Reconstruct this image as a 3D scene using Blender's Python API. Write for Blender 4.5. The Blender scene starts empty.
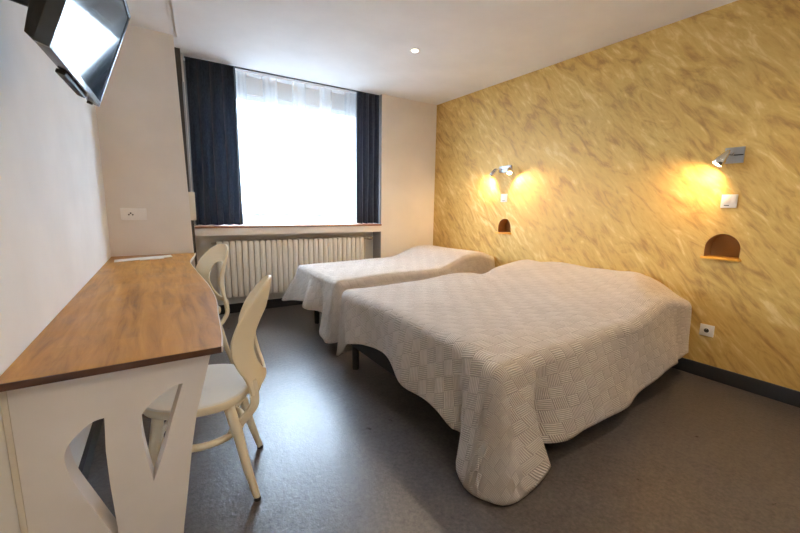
import bpy, bmesh, math, random
from mathutils import Vector, Matrix
random.seed(7)
S = bpy.context.scene
COL = S.collection
PI = math.pi

# ------------------------------------------------------------------ helpers
def link(o, parent=None):
    COL.objects.link(o)
    if parent is not None:
        o.parent = parent
    return o

def tag(o, label=None, cat=None, group=None, kind=None):
    if label: o['label'] = label
    if cat: o['category'] = cat
    if group: o['group'] = group
    if kind: o['kind'] = kind
    return o

def obj(name, bm, mat, parent=None, smooth=True, loc=None):
    me = bpy.data.meshes.new(name)
    bmesh.ops.recalc_face_normals(bm, faces=bm.faces[:]) if not getattr(bm, 'keepn', False) else None
    bm.to_mesh(me); bm.free()
    for m in (mat if isinstance(mat, (list, tuple)) else [mat]):
        me.materials.append(m)
    if smooth:
        for p in me.polygons: p.use_smooth = True
        try: me.set_sharp_from_angle(angle=math.radians(38))
        except Exception: pass
    o = bpy.data.objects.new(name, me)
    if loc: o.location = loc
    return link(o, parent)

def thing(name, label, cat, loc=(0, 0, 0), rz=0, group=None):
    o = bpy.data.objects.new(name, None); o.empty_display_size = .05
    o.location = loc; o.rotation_euler = (0, 0, rz)
    link(o); return tag(o, label, cat, group)

def box(bm, x0, x1, y0, y1, z0, z1, bev=0, mi=0):
    vs = [bm.verts.new((x, y, z)) for x in (x0, x1) for y in (y0, y1) for z in (z0, z1)]
    q = [(0, 1, 3, 2), (4, 6, 7, 5), (0, 4, 5, 1), (2, 3, 7, 6), (0, 2, 6, 4), (1, 5, 7, 3)]
    fs = [bm.faces.new([vs[i] for i in f]) for f in q]
    for f in fs: f.material_index = mi
    if bev:
        es = list({e for f in fs for e in f.edges})
        bmesh.ops.bevel(bm, geom=es, offset=bev, segments=2, affect='EDGES', profile=.6)
    return bm

def B(*a, **k):
    return box(bmesh.new(), *a, **k)

def frame(d):
    d = Vector(d).normalized()
    u = d.orthogonal().normalized() if abs(d.z) > .95 else d.cross(Vector((0, 0, 1))).normalized()
    return u, d.cross(u)

def tube(bm, pts, rad, n=12, cap=True, flat=1.0):
    pts = [Vector(p) for p in pts]
    if not isinstance(rad, (list, tuple)): rad = [rad] * len(pts)
    rings = []; pu = None
    for i, p in enumerate(pts):
        d = (pts[min(i + 1, len(pts) - 1)] - pts[max(i - 1, 0)])
        u, v = frame(d)
        if pu is not None:
            dn = d.normalized(); u = (pu - dn * pu.dot(dn)).normalized(); v = dn.cross(u)
        pu = u
        rings.append([bm.verts.new(p + (u * math.cos(2 * PI * k / n) * flat + v * math.sin(2 * PI * k / n)) * rad[i]) for k in range(n)])
    for a, b in zip(rings, rings[1:]):
        for k in range(n):
            bm.faces.new((a[k], a[(k + 1) % n], b[(k + 1) % n], b[k]))
    if cap:
        bm.faces.new(rings[0][::-1]); bm.faces.new(rings[-1])
    return bm

def ring(bm, c, r, t, n=40, m=10, ax='z', squash=1):
    c = Vector(c); vs = []
    for i in range(n):
        a = 2 * PI * i / n; row = []
        for j in range(m):
            b = 2 * PI * j / m
            rr = r + t * math.cos(b); h = t * math.sin(b) * squash
            p = {'z': (rr * math.cos(a), rr * math.sin(a), h), 'x': (h, rr * math.cos(a), rr * math.sin(a))}[ax]
            row.append(bm.verts.new(c + Vector(p)))
        vs.append(row)
    for i in range(n):
        for j in range(m):
            bm.faces.new((vs[i][j], vs[(i + 1) % n][j], vs[(i + 1) % n][(j + 1) % m], vs[i][(j + 1) % m]))
    return bm

def prism(bm, pts, fn0, fn1, bev=0):
    """closed 2-D outline (may be concave) extruded from fn0(p) to fn1(p)"""
    a = [bm.verts.new(fn0(p)) for p in pts]; b = [bm.verts.new(fn1(p)) for p in pts]
    n = len(pts); fs = [bm.faces.new(a), bm.faces.new(b[::-1])]
    for i in range(n):
        bm.faces.new((a[i], b[i], b[(i + 1) % n], a[(i + 1) % n]))
    if bev:
        es = [e for f in fs for e in f.edges]
        bmesh.ops.bevel(bm, geom=es, offset=bev, segments=2, affect='EDGES')
    return bm

def catmull(P, k=8, closed=False):
    P = [Vector(p) for p in P]; out = []; n = len(P)
    rng = range(n if closed else n - 1)
    for i in rng:
        g = (lambda j: P[j % n]) if closed else (lambda j: P[max(0, min(n - 1, j))])
        p0, p1, p2, p3 = g(i - 1), g(i), g(i + 1), g(i + 2)
        for s in range(k):
            t = s / k
            out.append(.5 * ((2 * p1) + (p2 - p0) * t + (2 * p0 - 5 * p1 + 4 * p2 - p3) * t * t + (3 * p1 - p0 - 3 * p2 + p3) * t ** 3))
    if not closed: out.append(P[-1])
    return out

def plate_with_holes(bm, outer, holes, f0, f1):
    """flat panel with holes: f0/f1 map 2-D -> front/back 3-D"""
    loops = [outer] + holes; allv = []
    for f in (f0, f1):
        es = []; lv = []
        for L in loops:
            vs = [bm.verts.new(f(p)) for p in L]; lv.append(vs)
            es += [bm.edges.new((vs[i], vs[(i + 1) % len(vs)])) for i in range(len(vs))]
        bmesh.ops.triangle_fill(bm, use_beauty=True, use_dissolve=False, edges=es)
        allv.append(lv)
    for A, Bv in zip(*allv):
        for i in range(len(A)):
            j = (i + 1) % len(A)
            bm.faces.new((A[i], A[j], Bv[j], Bv[i]))
    return bm

def smoothstep(t):
    t = max(0, min(1, t)); return t * t * (3 - 2 * t)

# ------------------------------------------------------------------ materials
def mat(name, col=(.8, .8, .8), rough=.5, metal=0, spec=.5, **k):
    m = bpy.data.materials.new(name); m.use_nodes = True
    b = m.node_tree.nodes['Principled BSDF']
    b.inputs['Base Color'].default_value = (*col, 1)
    b.inputs['Roughness'].default_value = rough
    b.inputs['Metallic'].default_value = metal
    b.inputs['Specular IOR Level'].default_value = spec
    for n, v in k.items(): b.inputs[n.replace('_', ' ')].default_value = v
    return m

class N:
    def __init__(s, m):
        s.t = m.node_tree; s.b = s.t.nodes['Principled BSDF']
    def n(s, kind, **k):
        x = s.t.nodes.new(kind)
        for a, v in k.items():
            if a.startswith('i_'):
                key = a[2:].replace('_', ' ')
                x.inputs[int(key) if key.isdigit() else key].default_value = v
            else: setattr(x, a, v)
        return x
    def l(s, a, b): s.t.links.new(a, b)
    def math(s, op, a, b=None, c=None):
        x = s.t.nodes.new('ShaderNodeMath'); x.operation = op
        for i, v in enumerate((a, b, c)):
            if v is None: continue
            if isinstance(v, (int, float)): x.inputs[i].default_value = v
            else: s.l(v, x.inputs[i])
        return x.outputs[0]
    def ramp(s, fac, stops):
        r = s.t.nodes.new('ShaderNodeValToRGB'); e = r.color_ramp.elements
        while len(e) < len(stops): e.new(.5)
        for q, (p, c) in zip(e, stops): q.position = p; q.color = (*c, 1)
        s.l(fac, r.inputs[0]); return r.outputs[0]
    def coords(s, scale=(1, 1, 1), rot=(0, 0, 0), kind='Object'):
        tc = s.n('ShaderNodeTexCoord'); mp = s.n('ShaderNodeMapping')
        mp.inputs['Scale'].default_value = scale; mp.inputs['Rotation'].default_value = rot
        s.l(tc.outputs[kind], mp.inputs[0]); return mp.outputs[0]
    def noise(s, vec, scale, detail=4, rough=.55, dist=0):
        x = s.n('ShaderNodeTexNoise'); x.inputs['Scale'].default_value = scale
        x.inputs['Detail'].default_value = detail; x.inputs['Roughness'].default_value = rough
        x.inputs['Distortion'].default_value = dist
        s.l(vec, x.inputs['Vector']); return x.outputs['Fac']
    def bump(s, h, strength=.2, dist=.01):
        x = s.n('ShaderNodeBump'); x.inputs['Strength'].default_value = strength
        x.inputs['Distance'].default_value = dist
        s.l(h, x.inputs['Height']); s.l(x.outputs[0], s.b.inputs['Normal'])

def plaster(name, col, bump=.08, rough=.75):
    m = mat(name, col, rough, spec=.3); n = N(m)
    v = n.coords(); a = n.noise(v, 60, 3); b = n.noise(v, 3, 3)
    c = n.ramp(b, [(.3, tuple(x * .96 for x in col)), (.7, tuple(min(1, x * 1.03) for x in col))])
    n.l(c, n.b.inputs['Base Color']); n.bump(a, bump, .004); return m

M = {}
M['white_wall'] = plaster('white_wall_paint', (.85, .86, .86))
M['cream_wall'] = plaster('cream_wall_paint', (.82, .77, .71))
M['ceiling'] = plaster('ceiling_paint', (.83, .83, .83), .03)
M['recess'] = plaster('recess_paint', (.76, .72, .66))
M['grey_reveal'] = plaster('grey_reveal_paint', (.36, .355, .35))

# yellow brushed wall
m = mat('brushed_ochre_wall', (.5, .32, .1), .55, spec=.35); n = N(m)
tc = n.n('ShaderNodeTexCoord')
def stroke(rot, sx, sz, off, scale, detail, dist):
    mp = n.n('ShaderNodeMapping'); mp.inputs['Rotation'].default_value = (rot, 0, 0)
    mp2 = n.n('ShaderNodeMapping'); mp2.inputs['Scale'].default_value = (1, sx, sz); mp2.inputs['Location'].default_value = off
    n.l(tc.outputs['Object'], mp.inputs[0]); n.l(mp.outputs[0], mp2.inputs[0])
    return n.noise(mp2.outputs[0], scale, detail, .58, dist)
a = stroke(math.radians(-45), .85, 3.0, (0, 0, 0), 3.7, 9, 1.4)
b = stroke(math.radians(-53), 1.2, 6.0, (3, 1, 2), 4.6, 8, 1.2)
c = stroke(math.radians(-36), 1.0, 3.0, (7, 3, 2), 1.1, 4, 1.2)
mx = n.math('ADD', n.math('MULTIPLY', a, .54), n.math('ADD', n.math('MULTIPLY', b, .24), n.math('MULTIPLY', c, .22)))
colr = n.ramp(mx, [(.38, (.40, .22, .06)), (.44, (.52, .31, .083)), (.48, (.60, .37, .10)), (.55, (.66, .43, .13)), (.61, (.78, .575, .24))])
n.l(colr, n.b.inputs['Base Color']); n.bump(mx, .12, .01)
M['ochre'] = m

# floor vinyl
m = mat('grey_vinyl_floor', (.06, .062, .068), .36, spec=.42); n = N(m)
v = n.coords(); f1 = n.noise(v, 14, 5, .6); f2 = n.noise(v, 130, 3)
n.l(n.ramp(n.math('ADD', n.math('MULTIPLY', f1, .3), n.math('ADD', n.math('MULTIPLY', n.noise(v, 55, 3), .45), n.math('MULTIPLY', f2, .25))), [(.36, (.060, .052, .050)), (.64, (.138, .118, .107))]), n.b.inputs['Base Color'])
n.l(n.math('MULTIPLY_ADD', f1, .18, .22), n.b.inputs['Roughness'])
n.bump(n.math('ADD', n.noise(v, 45, 4), n.math('MULTIPLY', f2, .6)), .4, .003)
M['floor'] = m

# worktop wood
m = mat('worktop_wood', (.4, .2, .08), .3, spec=.2); n = N(m)
v = n.coords((1, .10, 1)); g1 = n.noise(v, 26, 7, .62, .6); v2 = n.coords(); g2 = n.noise(v2, 3.5, 5, .6, 1)
br = n.n('ShaderNodeTexBrick'); br.inputs['Scale'].default_value = 1; br.inputs['Brick Width'].default_value = .42; br.inputs['Row Height'].default_value = .07
br.inputs['Mortar Size'].default_value = .0; br.inputs['Color1'].default_value = (.35, .35, .35, 1); br.inputs['Color2'].default_value = (.65, .65, .65, 1)
n.l(n.coords(rot=(0, 0, PI / 2)), br.inputs['Vector'])
bw = n.n('ShaderNodeRGBToBW'); n.l(br.outputs['Color'], bw.inputs[0])
mm = n.math('ADD', n.math('MULTIPLY', g1, .66), n.math('ADD', n.math('MULTIPLY', g2, .14), n.math('MULTIPLY', bw.outputs[0], .20)))
n.l(n.ramp(mm, [(.34, (.19, .072, .014)), (.46, (.36, .155, .028)), (.56, (.45, .205, .042)), (.68, (.53, .27, .065))]), n.b.inputs['Base Color'])
n.l(n.math('MULTIPLY_ADD', g2, .3, .25), n.b.inputs['Roughness']); n.bump(g1, .05, .002)
M['wood'] = m
m = mat('dark_wood_edge', (.085, .032, .012), .4); n = N(m)
n.l(n.ramp(n.noise(n.coords((.3, 1, 1)), 30, 4), [(.3, (.05, .018, .008)), (.7, (.11, .042, .018))]), n.b.inputs['Base Color']); M['wood_edge'] = m
m = mat('sill_wood', (.32, .13, .05), .4); n = N(m)
n.l(n.ramp(n.noise(n.coords((.15, 1, 1)), 25, 4), [(.3, (.22, .09, .035)), (.7, (.40, .18, .08))]), n.b.inputs['Base Color']); M['sill'] = m
m = mat('shelf_orange_wood', (.55, .27, .05), .4); n = N(m)
n.l(n.ramp(n.noise(n.coords((1, .2, 1)), 40, 4), [(.3, (.66, .29, .025)), (.7, (.82, .42, .045))]), n.b.inputs['Base Color']); M['shelf'] = m
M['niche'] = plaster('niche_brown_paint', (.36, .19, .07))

def painted(name, col, rough=.4, wear=True):
    m = mat(name, col, rough, spec=.5); n = N(m); v = n.coords()
    a = n.noise(v, 6, 5); c = n.ramp(a, [(.3, tuple(x * .93 for x in col)), (.7, col)])
    n.l(c, n.b.inputs['Base Color']); n.bump(n.noise(v, 40, 3), .06, .003); return m
M['panel'] = painted('painted_panel_white', (.84, .79, .75), .5)
n = N(M['panel'])      # small chips in the paint
vo = n.n('ShaderNodeTexVoronoi'); vo.inputs['Scale'].default_value = 6; n.l(n.coords(), vo.inputs['Vector'])
chip = n.math('LESS_THAN', vo.outputs['Distance'], .028)
mx = n.n('ShaderNodeMix', data_type='RGBA'); n.l(chip, mx.inputs[0])
old = n.b.inputs['Base Color'].links[0].from_socket
n.l(old, mx.inputs[6]); mx.inputs[7].default_value = (.22, .15, .11, 1); n.l(mx.outputs[2], n.b.inputs['Base Color'])
M['edge_white'] = painted('cream_edge_band', (.78, .70, .58), .35)
M['chair'] = painted('cream_lacquer', (.93, .82, .60), .32)
M['seat'] = painted('pale_seat_lacquer', (.92, .90, .81), .35)
M['rad'] = painted('radiator_enamel', (.86, .83, .76), .42)
M['plastic'] = mat('white_plastic', (.82, .80, .76), .35)
M['cream_plastic'] = mat('cream_plastic', (.72, .62, .48), .4)
M['pinkish'] = mat('beige_plastic', (.90, .88, .85), .4)
M['chrome'] = mat('chrome', (.75, .74, .72), .18, 1)
M['steel'] = mat('brushed_steel_plate', (.42, .45, .49), .38, .85)
M['brass'] = mat('valve_metal', (.55, .5, .42), .3, 1)
M['black'] = mat('black_plastic', (.012, .012, .013), .35)
M['hole'] = mat('socket_hole', (.03, .028, .026), .6)
M['tvback'] = mat('tv_back_plastic', (.010, .010, .010), .6)
M['screen'] = mat('glossy_screen', (.003, .007, .012), .06, spec=.10)
M['bezel'] = mat('tv_bezel', (.05, .055, .06), .2, .4)
M['darkbase'] = mat('dark_baseboard', (.022, .023, .027), .5)
M['strip'] = mat('dark_brown_strip', (.045, .036, .028), .5)
M['bedbase'] = mat('dark_bed_base_fabric', (.02, .02, .022), .8)
M['bedleg'] = mat('black_bed_leg', (.012, .012, .013), .4)
M['mattress'] = mat('mattress_white', (.7, .68, .64), .8)
M['paper'] = mat('paper_white', (.85, .84, .82), .6)
M['frame'] = mat('white_window_frame', (.8, .8, .8), .3)
M['outwall'] = plaster('outdoor_render', (.06, .06, .058))

m = mat('window_glass', (1, 1, 1), 0, Transmission_Weight=1.0, IOR=1.0); M['glass'] = m
m.node_tree.nodes['Principled BSDF'].inputs['IOR'].default_value = 1.01

# navy curtain
m = mat('navy_curtain_cloth', (.03, .036, .05), .85, spec=.15); n = N(m)
n.l(n.ramp(n.noise(n.coords((1, 1, .3)), 120, 3), [(.3, (.040, .048, .064)), (.7, (.070, .081, .102))]), n.b.inputs['Base Color'])
n.b.inputs['Sheen Weight'].default_value = .25; M['navy'] = m

# sheer: translucent weave with denser vertical bands
m = bpy.data.materials.new('sheer_voile'); m.use_nodes = True; t = m.node_tree; t.nodes.clear()
out = t.nodes.new('ShaderNodeOutputMaterial'); tr = t.nodes.new('ShaderNodeBsdfTransparent'); tl = t.nodes.new('ShaderNodeBsdfTranslucent'); df = t.nodes.new('ShaderNodeBsdfDiffuse')
tl.inputs[0].default_value = (.9, .93, .97, 1); df.inputs[0].default_value = (.85, .88, .92, 1); tr.inputs[0].default_value = (.97, .98, 1, 1)
tc = t.nodes.new('ShaderNodeTexCoord'); sp = t.nodes.new('ShaderNodeSeparateXYZ'); t.links.new(tc.outputs['Object'], sp.inputs[0])
def mt(op, a, b=None):
    x = t.nodes.new('ShaderNodeMath'); x.operation = op
    for i, v in enumerate((a, b)):
        if v is None: continue
        if isinstance(v, (int, float)): x.inputs[i].default_value = v
        else: t.links.new(v, x.inputs[i])
    return x.outputs[0]
ph = mt('FRACT', mt('DIVIDE', mt('SUBTRACT', sp.outputs[0], .905), .318))
band = mt('LESS_THAN', ph, .52)
m1 = t.nodes.new('ShaderNodeMixShader'); m1.inputs[0].default_value = .45
t.links.new(tl.outputs[0], m1.inputs[1]); t.links.new(df.outputs[0], m1.inputs[2])
m2 = t.nodes.new('ShaderNodeMixShader')
fac = mt('ADD', mt('MULTIPLY', band, -.20), .42)
t.links.new(fac, m2.inputs[0]); t.links.new(tr.outputs[0], m2.inputs[1]); t.links.new(m1.outputs[0], m2.inputs[2])
t.links.new(m2.outputs[0], out.inputs[0]); M['sheer'] = m

def emis(name, col, s):
    m = bpy.data.materials.new(name); m.use_nodes = True; b = m.node_tree.nodes['Principled BSDF']
    b.inputs['Base Color'].default_value = (*col, 1); b.inputs['Emission Color'].default_value = (*col, 1); b.inputs['Emission Strength'].default_value = s
    return m
M['bulb'] = emis('warm_bulb', (1, .78, .45), 14)
M['bulb2'] = emis('ceiling_bulb', (1, .93, .8), 8)

# bedspread: quilted parallelogram blocks of fine ribs, in UV metres
m = mat('quilted_bedspread', (.5, .42, .34), .85, spec=.2); n = N(m)
n.b.inputs['Sheen Weight'].default_value = .15
uv = n.n('ShaderNodeUVMap'); sx = n.n('ShaderNodeSeparateXYZ'); n.l(uv.outputs[0], sx.inputs[0])
U, Vv = sx.outputs[0], sx.outputs[1]
Us = n.math('ADD', U, n.math('MULTIPLY', Vv, .5))
ci = n.math('FLOOR', n.math('DIVIDE', Us, .075)); cj = n.math('FLOOR', n.math('DIVIDE', Vv, .062))
par = n.math('MODULO', n.math('ADD', n.math('ADD', ci, cj), 1000), 2)
s1 = n.math('SINE', n.math('MULTIPLY', Vv, 2 * PI / .0098))
s2 = n.math('SINE', n.math('MULTIPLY', Us, 2 * PI / .0098))
rib = n.math('ADD', n.math('MULTIPLY', s1, par), n.math('MULTIPLY', s2, n.math('SUBTRACT', 1, par)))
fu = n.math('ABSOLUTE', n.math('SUBTRACT', n.math('FRACT', n.math('DIVIDE', Us, .075)), .5))
fv = n.math('ABSOLUTE', n.math('SUBTRACT', n.math('FRACT', n.math('DIVIDE', Vv, .062)), .5))
seam = n.math('GREATER_THAN', n.math('MAXIMUM', fu, fv), .465)
puff = n.math('SUBTRACT', 1, n.math('POWER', n.math('MULTIPLY', n.math('MAXIMUM', fu, fv), 2), 3))
h = n.math('SUBTRACT', rib, n.math('MULTIPLY', seam, .15))
hb = n.math('ADD', h, n.math('MULTIPLY', puff, 1.1))
hh = n.math('MULTIPLY_ADD', h, .30, .5)
nz = n.noise(n.coords(), 5, 4)
hc = n.math('ADD', n.math('MULTIPLY', hh, .72), n.math('ADD', n.math('ADD', n.math('MULTIPLY', par, .05), n.math('MULTIPLY', seam, -.035)), n.math('MULTIPLY', nz, .2)))
n.l(n.ramp(hc, [(.22, (.47, .395, .335)), (.52, (.71, .625, .55)), (.8, (.86, .78, .70))]), n.b.inputs['Base Color'])
n.bump(hb, .9, .0026); M['spread'] = m

# ------------------------------------------------------------------ dimensions
XL, XR, YW, YREC, YC, H, YB = -.345, 3.32, 4.25, 4.46, 3.87, 2.58, -1.6

# ------------------------------------------------------------------ setting
def st(name, bm, m, **k):
    o = obj(name, bm, m, **k); o['kind'] = 'structure'; return o
st('floor', B(XL - .15, XR + .25, YB - .1, 4.75, -.1, 0), M['floor'])
# ceiling : main plane with a slightly ragged step on the left
edge = [(.262, YC), (.225, 3.5), (.205, 3.18), (.16, 2.3), (.16, YB)]
bm = bmesh.new()
prism(bm, edge + [(XR + .25, YB), (XR + .25, 4.75), (-.4, 4.75), (-.4, YC + .03), (.20, YC + .03)], lambda p: (p[0], p[1], H), lambda p: (p[0], p[1], H + .25))
st('ceiling', bm, M['ceiling'])
bm = bmesh.new(); P = [(.255, YC, H + .002), (.22, 3.5, H + .022), (.20, 3.18, H + .04), (.15, 2.3, H + .05), (.15, YB, H + .05), (XL - .1, YB, H + .05), (XL - .1, YC, H + .012)]; P[0] = (.255, YC + .05, H + .002); P[-1] = (XL - .1, YC + .05, H + .012)
P2 = [(p[0] + (.08 if i < 5 else 0), p[1], p[2]) for i, p in enumerate(P)]
va = [bm.verts.new(p) for p in P2]; vb = [bm.verts.new((p[0], p[1], H + .25)) for p in P2]
bm.faces.new(va); bm.faces.new(vb[::-1])
for i in range(len(P)): bm.faces.new((va[i], vb[i], vb[(i + 1) % 7], va[(i + 1) % 7]))
st('ceiling_left', bm, M['ceiling'])
def xl(y): return -.358 + .0126 * (y - 1.25)
bm = bmesh.new(); prism(bm, [(XL - .15, YB), (xl(YB), YB), (xl(4.75), 4.75), (XL - .15, 4.75)], lambda p: (p[0], p[1], 0), lambda p: (p[0], p[1], H + .25))
st('wall_left', bm, M['white_wall'], smooth=False)
st('wall_back', B(XL - .1, XR + .25, YB - .1, YB, 0, H + .25), M['white_wall'])
# column jutting out beside the window, its edge leaning very slightly
bm = bmesh.new()
q = [(XL, YC), (XL, 4.75), (.0, 4.75), (.0, YC)]
va = [bm.verts.new((XL, YC, 0)), bm.verts.new((.294, YC, 0)), bm.verts.new((.294, YW, 0)), bm.verts.new((XL, YW, 0))]; ZC = H + .06
vb = [bm.verts.new((XL, YC, ZC)), bm.verts.new((.234, YC, ZC)), bm.verts.new((.234, YW, ZC)), bm.verts.new((XL, YW, ZC))]
bm.faces.new(va[::-1]); bm.faces.new(vb)
for i in range(4): bm.faces.new((va[i], va[(i + 1) % 4], vb[(i + 1) % 4], vb[i]))
st('wall_column', bm, M['cream_wall'], smooth=False)
# window wall: right pier, left pier, parapet below sill, lintel, recess
XRL, XRR = .325, 2.462
bm = B(XRR, XR + .25, YW, 4.75, 0, H); st('wall_window_right', bm, M['cream_wall'])
st('wall_window_left', B(XL, XRL, YW + .002, 4.75, 0, H), M['recess'])
bm = B(XRL, XRR, YREC, 4.75, 0, .90); box(bm, XRL, XRR, YREC + .09, 4.75, .90, 1.0)
st('wall_radiator_recess', bm, M['recess'])
st('wall_window_apron', B(XRL, XRR, YW, YW + .05, .888, .965), M['cream_wall'])
st('wall_window_lintel', B(XRL, XRR, YREC + .1, 4.75, 2.40, H), M['recess'])
bm = B(XRL, .56, YREC + .1, 4.75, .985, 2.40); box(bm, 2.33, XRR, YREC + .1, 4.75, .985, 2.40); st('wall_window_pier', bm, M['recess'], smooth=False)
st('trim_1', B(XRR - .004, XRR + .001, YW + .004, YREC + .098, 0, H - .004), M['grey_reveal'])
st('trim_2', B(XRL, XRL + .09, YREC - .03, YREC + .08, 1.0, H - .002), M['grey_reveal'])
# window sill
o = st('window_sill', B(XRL, XRR + .001, YW - .012, YREC + .1, .965, .985, bev=.003), M['sill'])
# dark strip running floor to ceiling at the column
bm = bmesh.new()
va = [bm.verts.new((x, y, 0)) for x, y in ((.262, 4.13), (.324, 4.13), (.324, 4.2), (.262, 4.2))]
vb = [bm.verts.new((x, y, H)) for x, y in ((.245, 4.13), (.297, 4.13), (.297, 4.2), (.245, 4.2))]
bm.faces.new(va[::-1]); bm.faces.new(vb)
for i in range(4): bm.faces.new((va[i], va[(i + 1) % 4], vb[(i + 1) % 4], vb[i]))
# (placed just right of the column's edge, 12 cm in front of the window wall)
st('trim_3', bm, M['strip'], smooth=False)
# window
W0, W1, Z0, Z1 = .56, 2.33, 1.0, 2.40
bm = bmesh.new()
for a in ((W0, W0 + .06, Z0, Z1), (W1 - .06, W1, Z0, Z1), (W0 + .06, W1 - .06, Z0, Z0 + .07), (W0 + .06, W1 - .06, Z1 - .05, Z1)):
    box(bm, a[0], a[1], 4.60, 4.66, a[2], a[3])
wf = bpy.data.objects.new('window_1', None); wf.location = (0, 0, 0); link(wf); wf['kind'] = 'structure'
obj('window_frame', bm, M['frame'], wf, smooth=False)
obj('mullion', B(1.505, 1.535, 4.61, 4.65, Z0 + .07, Z1 - .05), M['frame'], wf, smooth=False)
obj('glass_pane', B(W0 + .06, W1 - .06, 4.628, 4.634, Z0 + .07, Z1 - .05), M['glass'], wf, smooth=False)

# ochre wall with arched openings
NICH = [dict(y=.972, w=.200, z=.885, h=.168), dict(y=2.948, w=.185, z=.937, h=.158)]
def arch(c, grow=0, n=22):
    a = c['w'] / 2 + grow
    pts = [(c['y'] - a, c['z']), (c['y'] - a, c['z'] + c['h'] * .38)]
    b = c['h'] * .62 + grow
    for i in range(1, n):
        t = PI - PI * i / n
        pts.append((c['y'] + a * math.cos(t), c['z'] + c['h'] * .38 + b * math.sin(t)))
    pts += [(c['y'] + a, c['z'] + c['h'] * .38), (c['y'] + a, c['z'])]
    return pts
bm = bmesh.new()
plate_with_holes(bm, [(YB, 0), (4.3, 0), (4.3, H), (YB, H)], [arch(c) for c in NICH], lambda p: (XR, p[0], p[1]), lambda p: (XR + .12, p[0], p[1]))
st('wall_right', bm, M['ochre'], smooth=False)
for c, lb in zip(NICH, ('arched brown wall niche with a thin orange shelf under the single chrome reading lamp',
                        'small arched wall niche with a thin orange shelf under the twin-headed reading lamp')):
    t = thing('wall_niche', lb, 'niche', (XR, c['y'], c['z']), group='arched niches in the ochre wall')
    bm = bmesh.new(); pts = [(p[0] - c['y'], p[1] - c['z'] + .0015) for p in arch(c, -.0015)]
    A = [bm.verts.new((0.0005, *p)) for p in pts]; Bk = [bm.verts.new((.118, *p)) for p in pts]
    for i in range(len(pts)):
        j = (i + 1) % len(pts); bm.faces.new((A[i], A[j], Bk[j], Bk[i]))
    bm.faces.new(Bk)
    obj('niche_lining', bm, M['niche'], t, smooth=False)
    bm = bmesh.new(); w = c['w'] / 2
    pr_ = [(-.035, -w - .008), (-.035, w + .008), (0.0, w + .012), (0, -w - .012)]
    prism(bm, pr_, lambda p: (p[0], p[1], -.012), lambda p: (p[0], p[1], .003), bev=.002)
    box(bm, 0, .115, -w + .002, w - .002, -.0005, .003)
    obj('shelf_board', bm, M['shelf'], t, smooth=False)

# baseboards
st('baseboard_right', B(XR - .018, XR, YB, YW, 0, .10, bev=.003), M['darkbase'])
bm = bmesh.new(); prism(bm, [(xl(YB), YB), (xl(YB) + .018, YB), (xl(YC) + .018, YC), (xl(YC), YC)], lambda p: (p[0], p[1], 0), lambda p: (p[0], p[1], .085))
st('baseboard_left', bm, M['darkbase'], smooth=False)
st('baseboard_window', B(XRR, XR - .018, YW - .018, YW, 0, .10, bev=.003), M['darkbase'])
st('baseboard_recess', B(XRL, XRR, YREC - .016, YREC, 0, .105, bev=.003), M['darkbase'])
st('baseboard_column', B(XL + .018, .30, YC - .016, YC, 0, .085, bev=.003), M['darkbase'])

# outside: unseen dark ground, widened to keep light off the ceiling; low parapet
st('ground_outside', B(-60, 60, 4.9, 120, -3.3, -3.1), M['outwall'])

st('parapet_outside', B(-3, 7, 5.2, 5.3, -.5, 1.10), M['outwall'])
# ------------------------------------------------------------------ curtains
def curtain(x0, x1, y, zt, zb, folds, amp, seed, thick=.004, nx=160, taper=0.0):
    rnd = random.Random(seed); bm = bmesh.new(); ph = [rnd.random() * .5 for _ in range(folds + 2)]
    rows = 26; V = []
    for j in range(rows + 1):
        v = j / rows; z = zt + (zb - zt) * v; row = []
        for i in range(nx + 1):
            u = i / nx
            uu = u + .018 * math.sin(5 * v + u * 9 + seed) * v
            a = uu * folds * 2 * PI
            k = int(max(0, min(folds, uu * folds)))
            f = math.sin(a) * (.75 + .5 * ph[k]) + .28 * math.sin(2 * a + seed + 1.5 * v)
            am = amp * (.55 + .45 * v ** .6) * (.9 + .2 * math.sin(3 * v + seed))
            cx = (x0 + x1) / 2; s = 1 - taper * math.sin(PI * v * .9) * .5
            x = cx + (x0 + (x1 - x0) * u - cx) * s + .3 * amp * math.cos(a) * math.sin(a)
            row.append(bm.verts.new((x, y + f * am, z + .004 * math.sin(a) * v)))
        V.append(row)
    for j in range(rows):
        for i in range(nx):
            bm.faces.new((V[j][i], V[j][i + 1], V[j + 1][i + 1], V[j + 1][i]))
    if thick: bmesh.ops.solidify(bm, geom=bm.faces[:], thickness=thick)
    return bm
o = obj('curtain', curtain(.345, .786, 4.30, 2.569, .995, 4, .038, 1), M['navy'])
tag(o, 'wide dark navy curtain drawn to the left side of the window by the column', 'curtain', 'navy curtains at the window')
o = obj('curtain', curtain(2.14, 2.452, 4.31, 2.569, .995, 4, .028, 4, taper=-.05), M['navy'])
tag(o, 'narrow dark navy curtain bunched at the right side of the window', 'curtain', 'navy curtains at the window')
o = obj('sheer_curtain', curtain(.42, 2.445, 4.40, 2.569, .992, 19, .011, 9, thick=0, nx=400), M['sheer'])
tag(o, 'thin white see-through curtain across the bright window', 'curtain')
t = thing('curtain_rail', 'slim dark curtain rail fixed to the ceiling above the window', 'curtain rail', (1.38, 4.325, H))
obj('rail', B(-1.04, 1.075, -.014, .014, -.009, -.0005, bev=.002), M['black'], t)
obj('rail', B(-1.04, 1.075, .07, .092, -.009, -.0005, bev=.002), M['plastic'], t)

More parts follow.
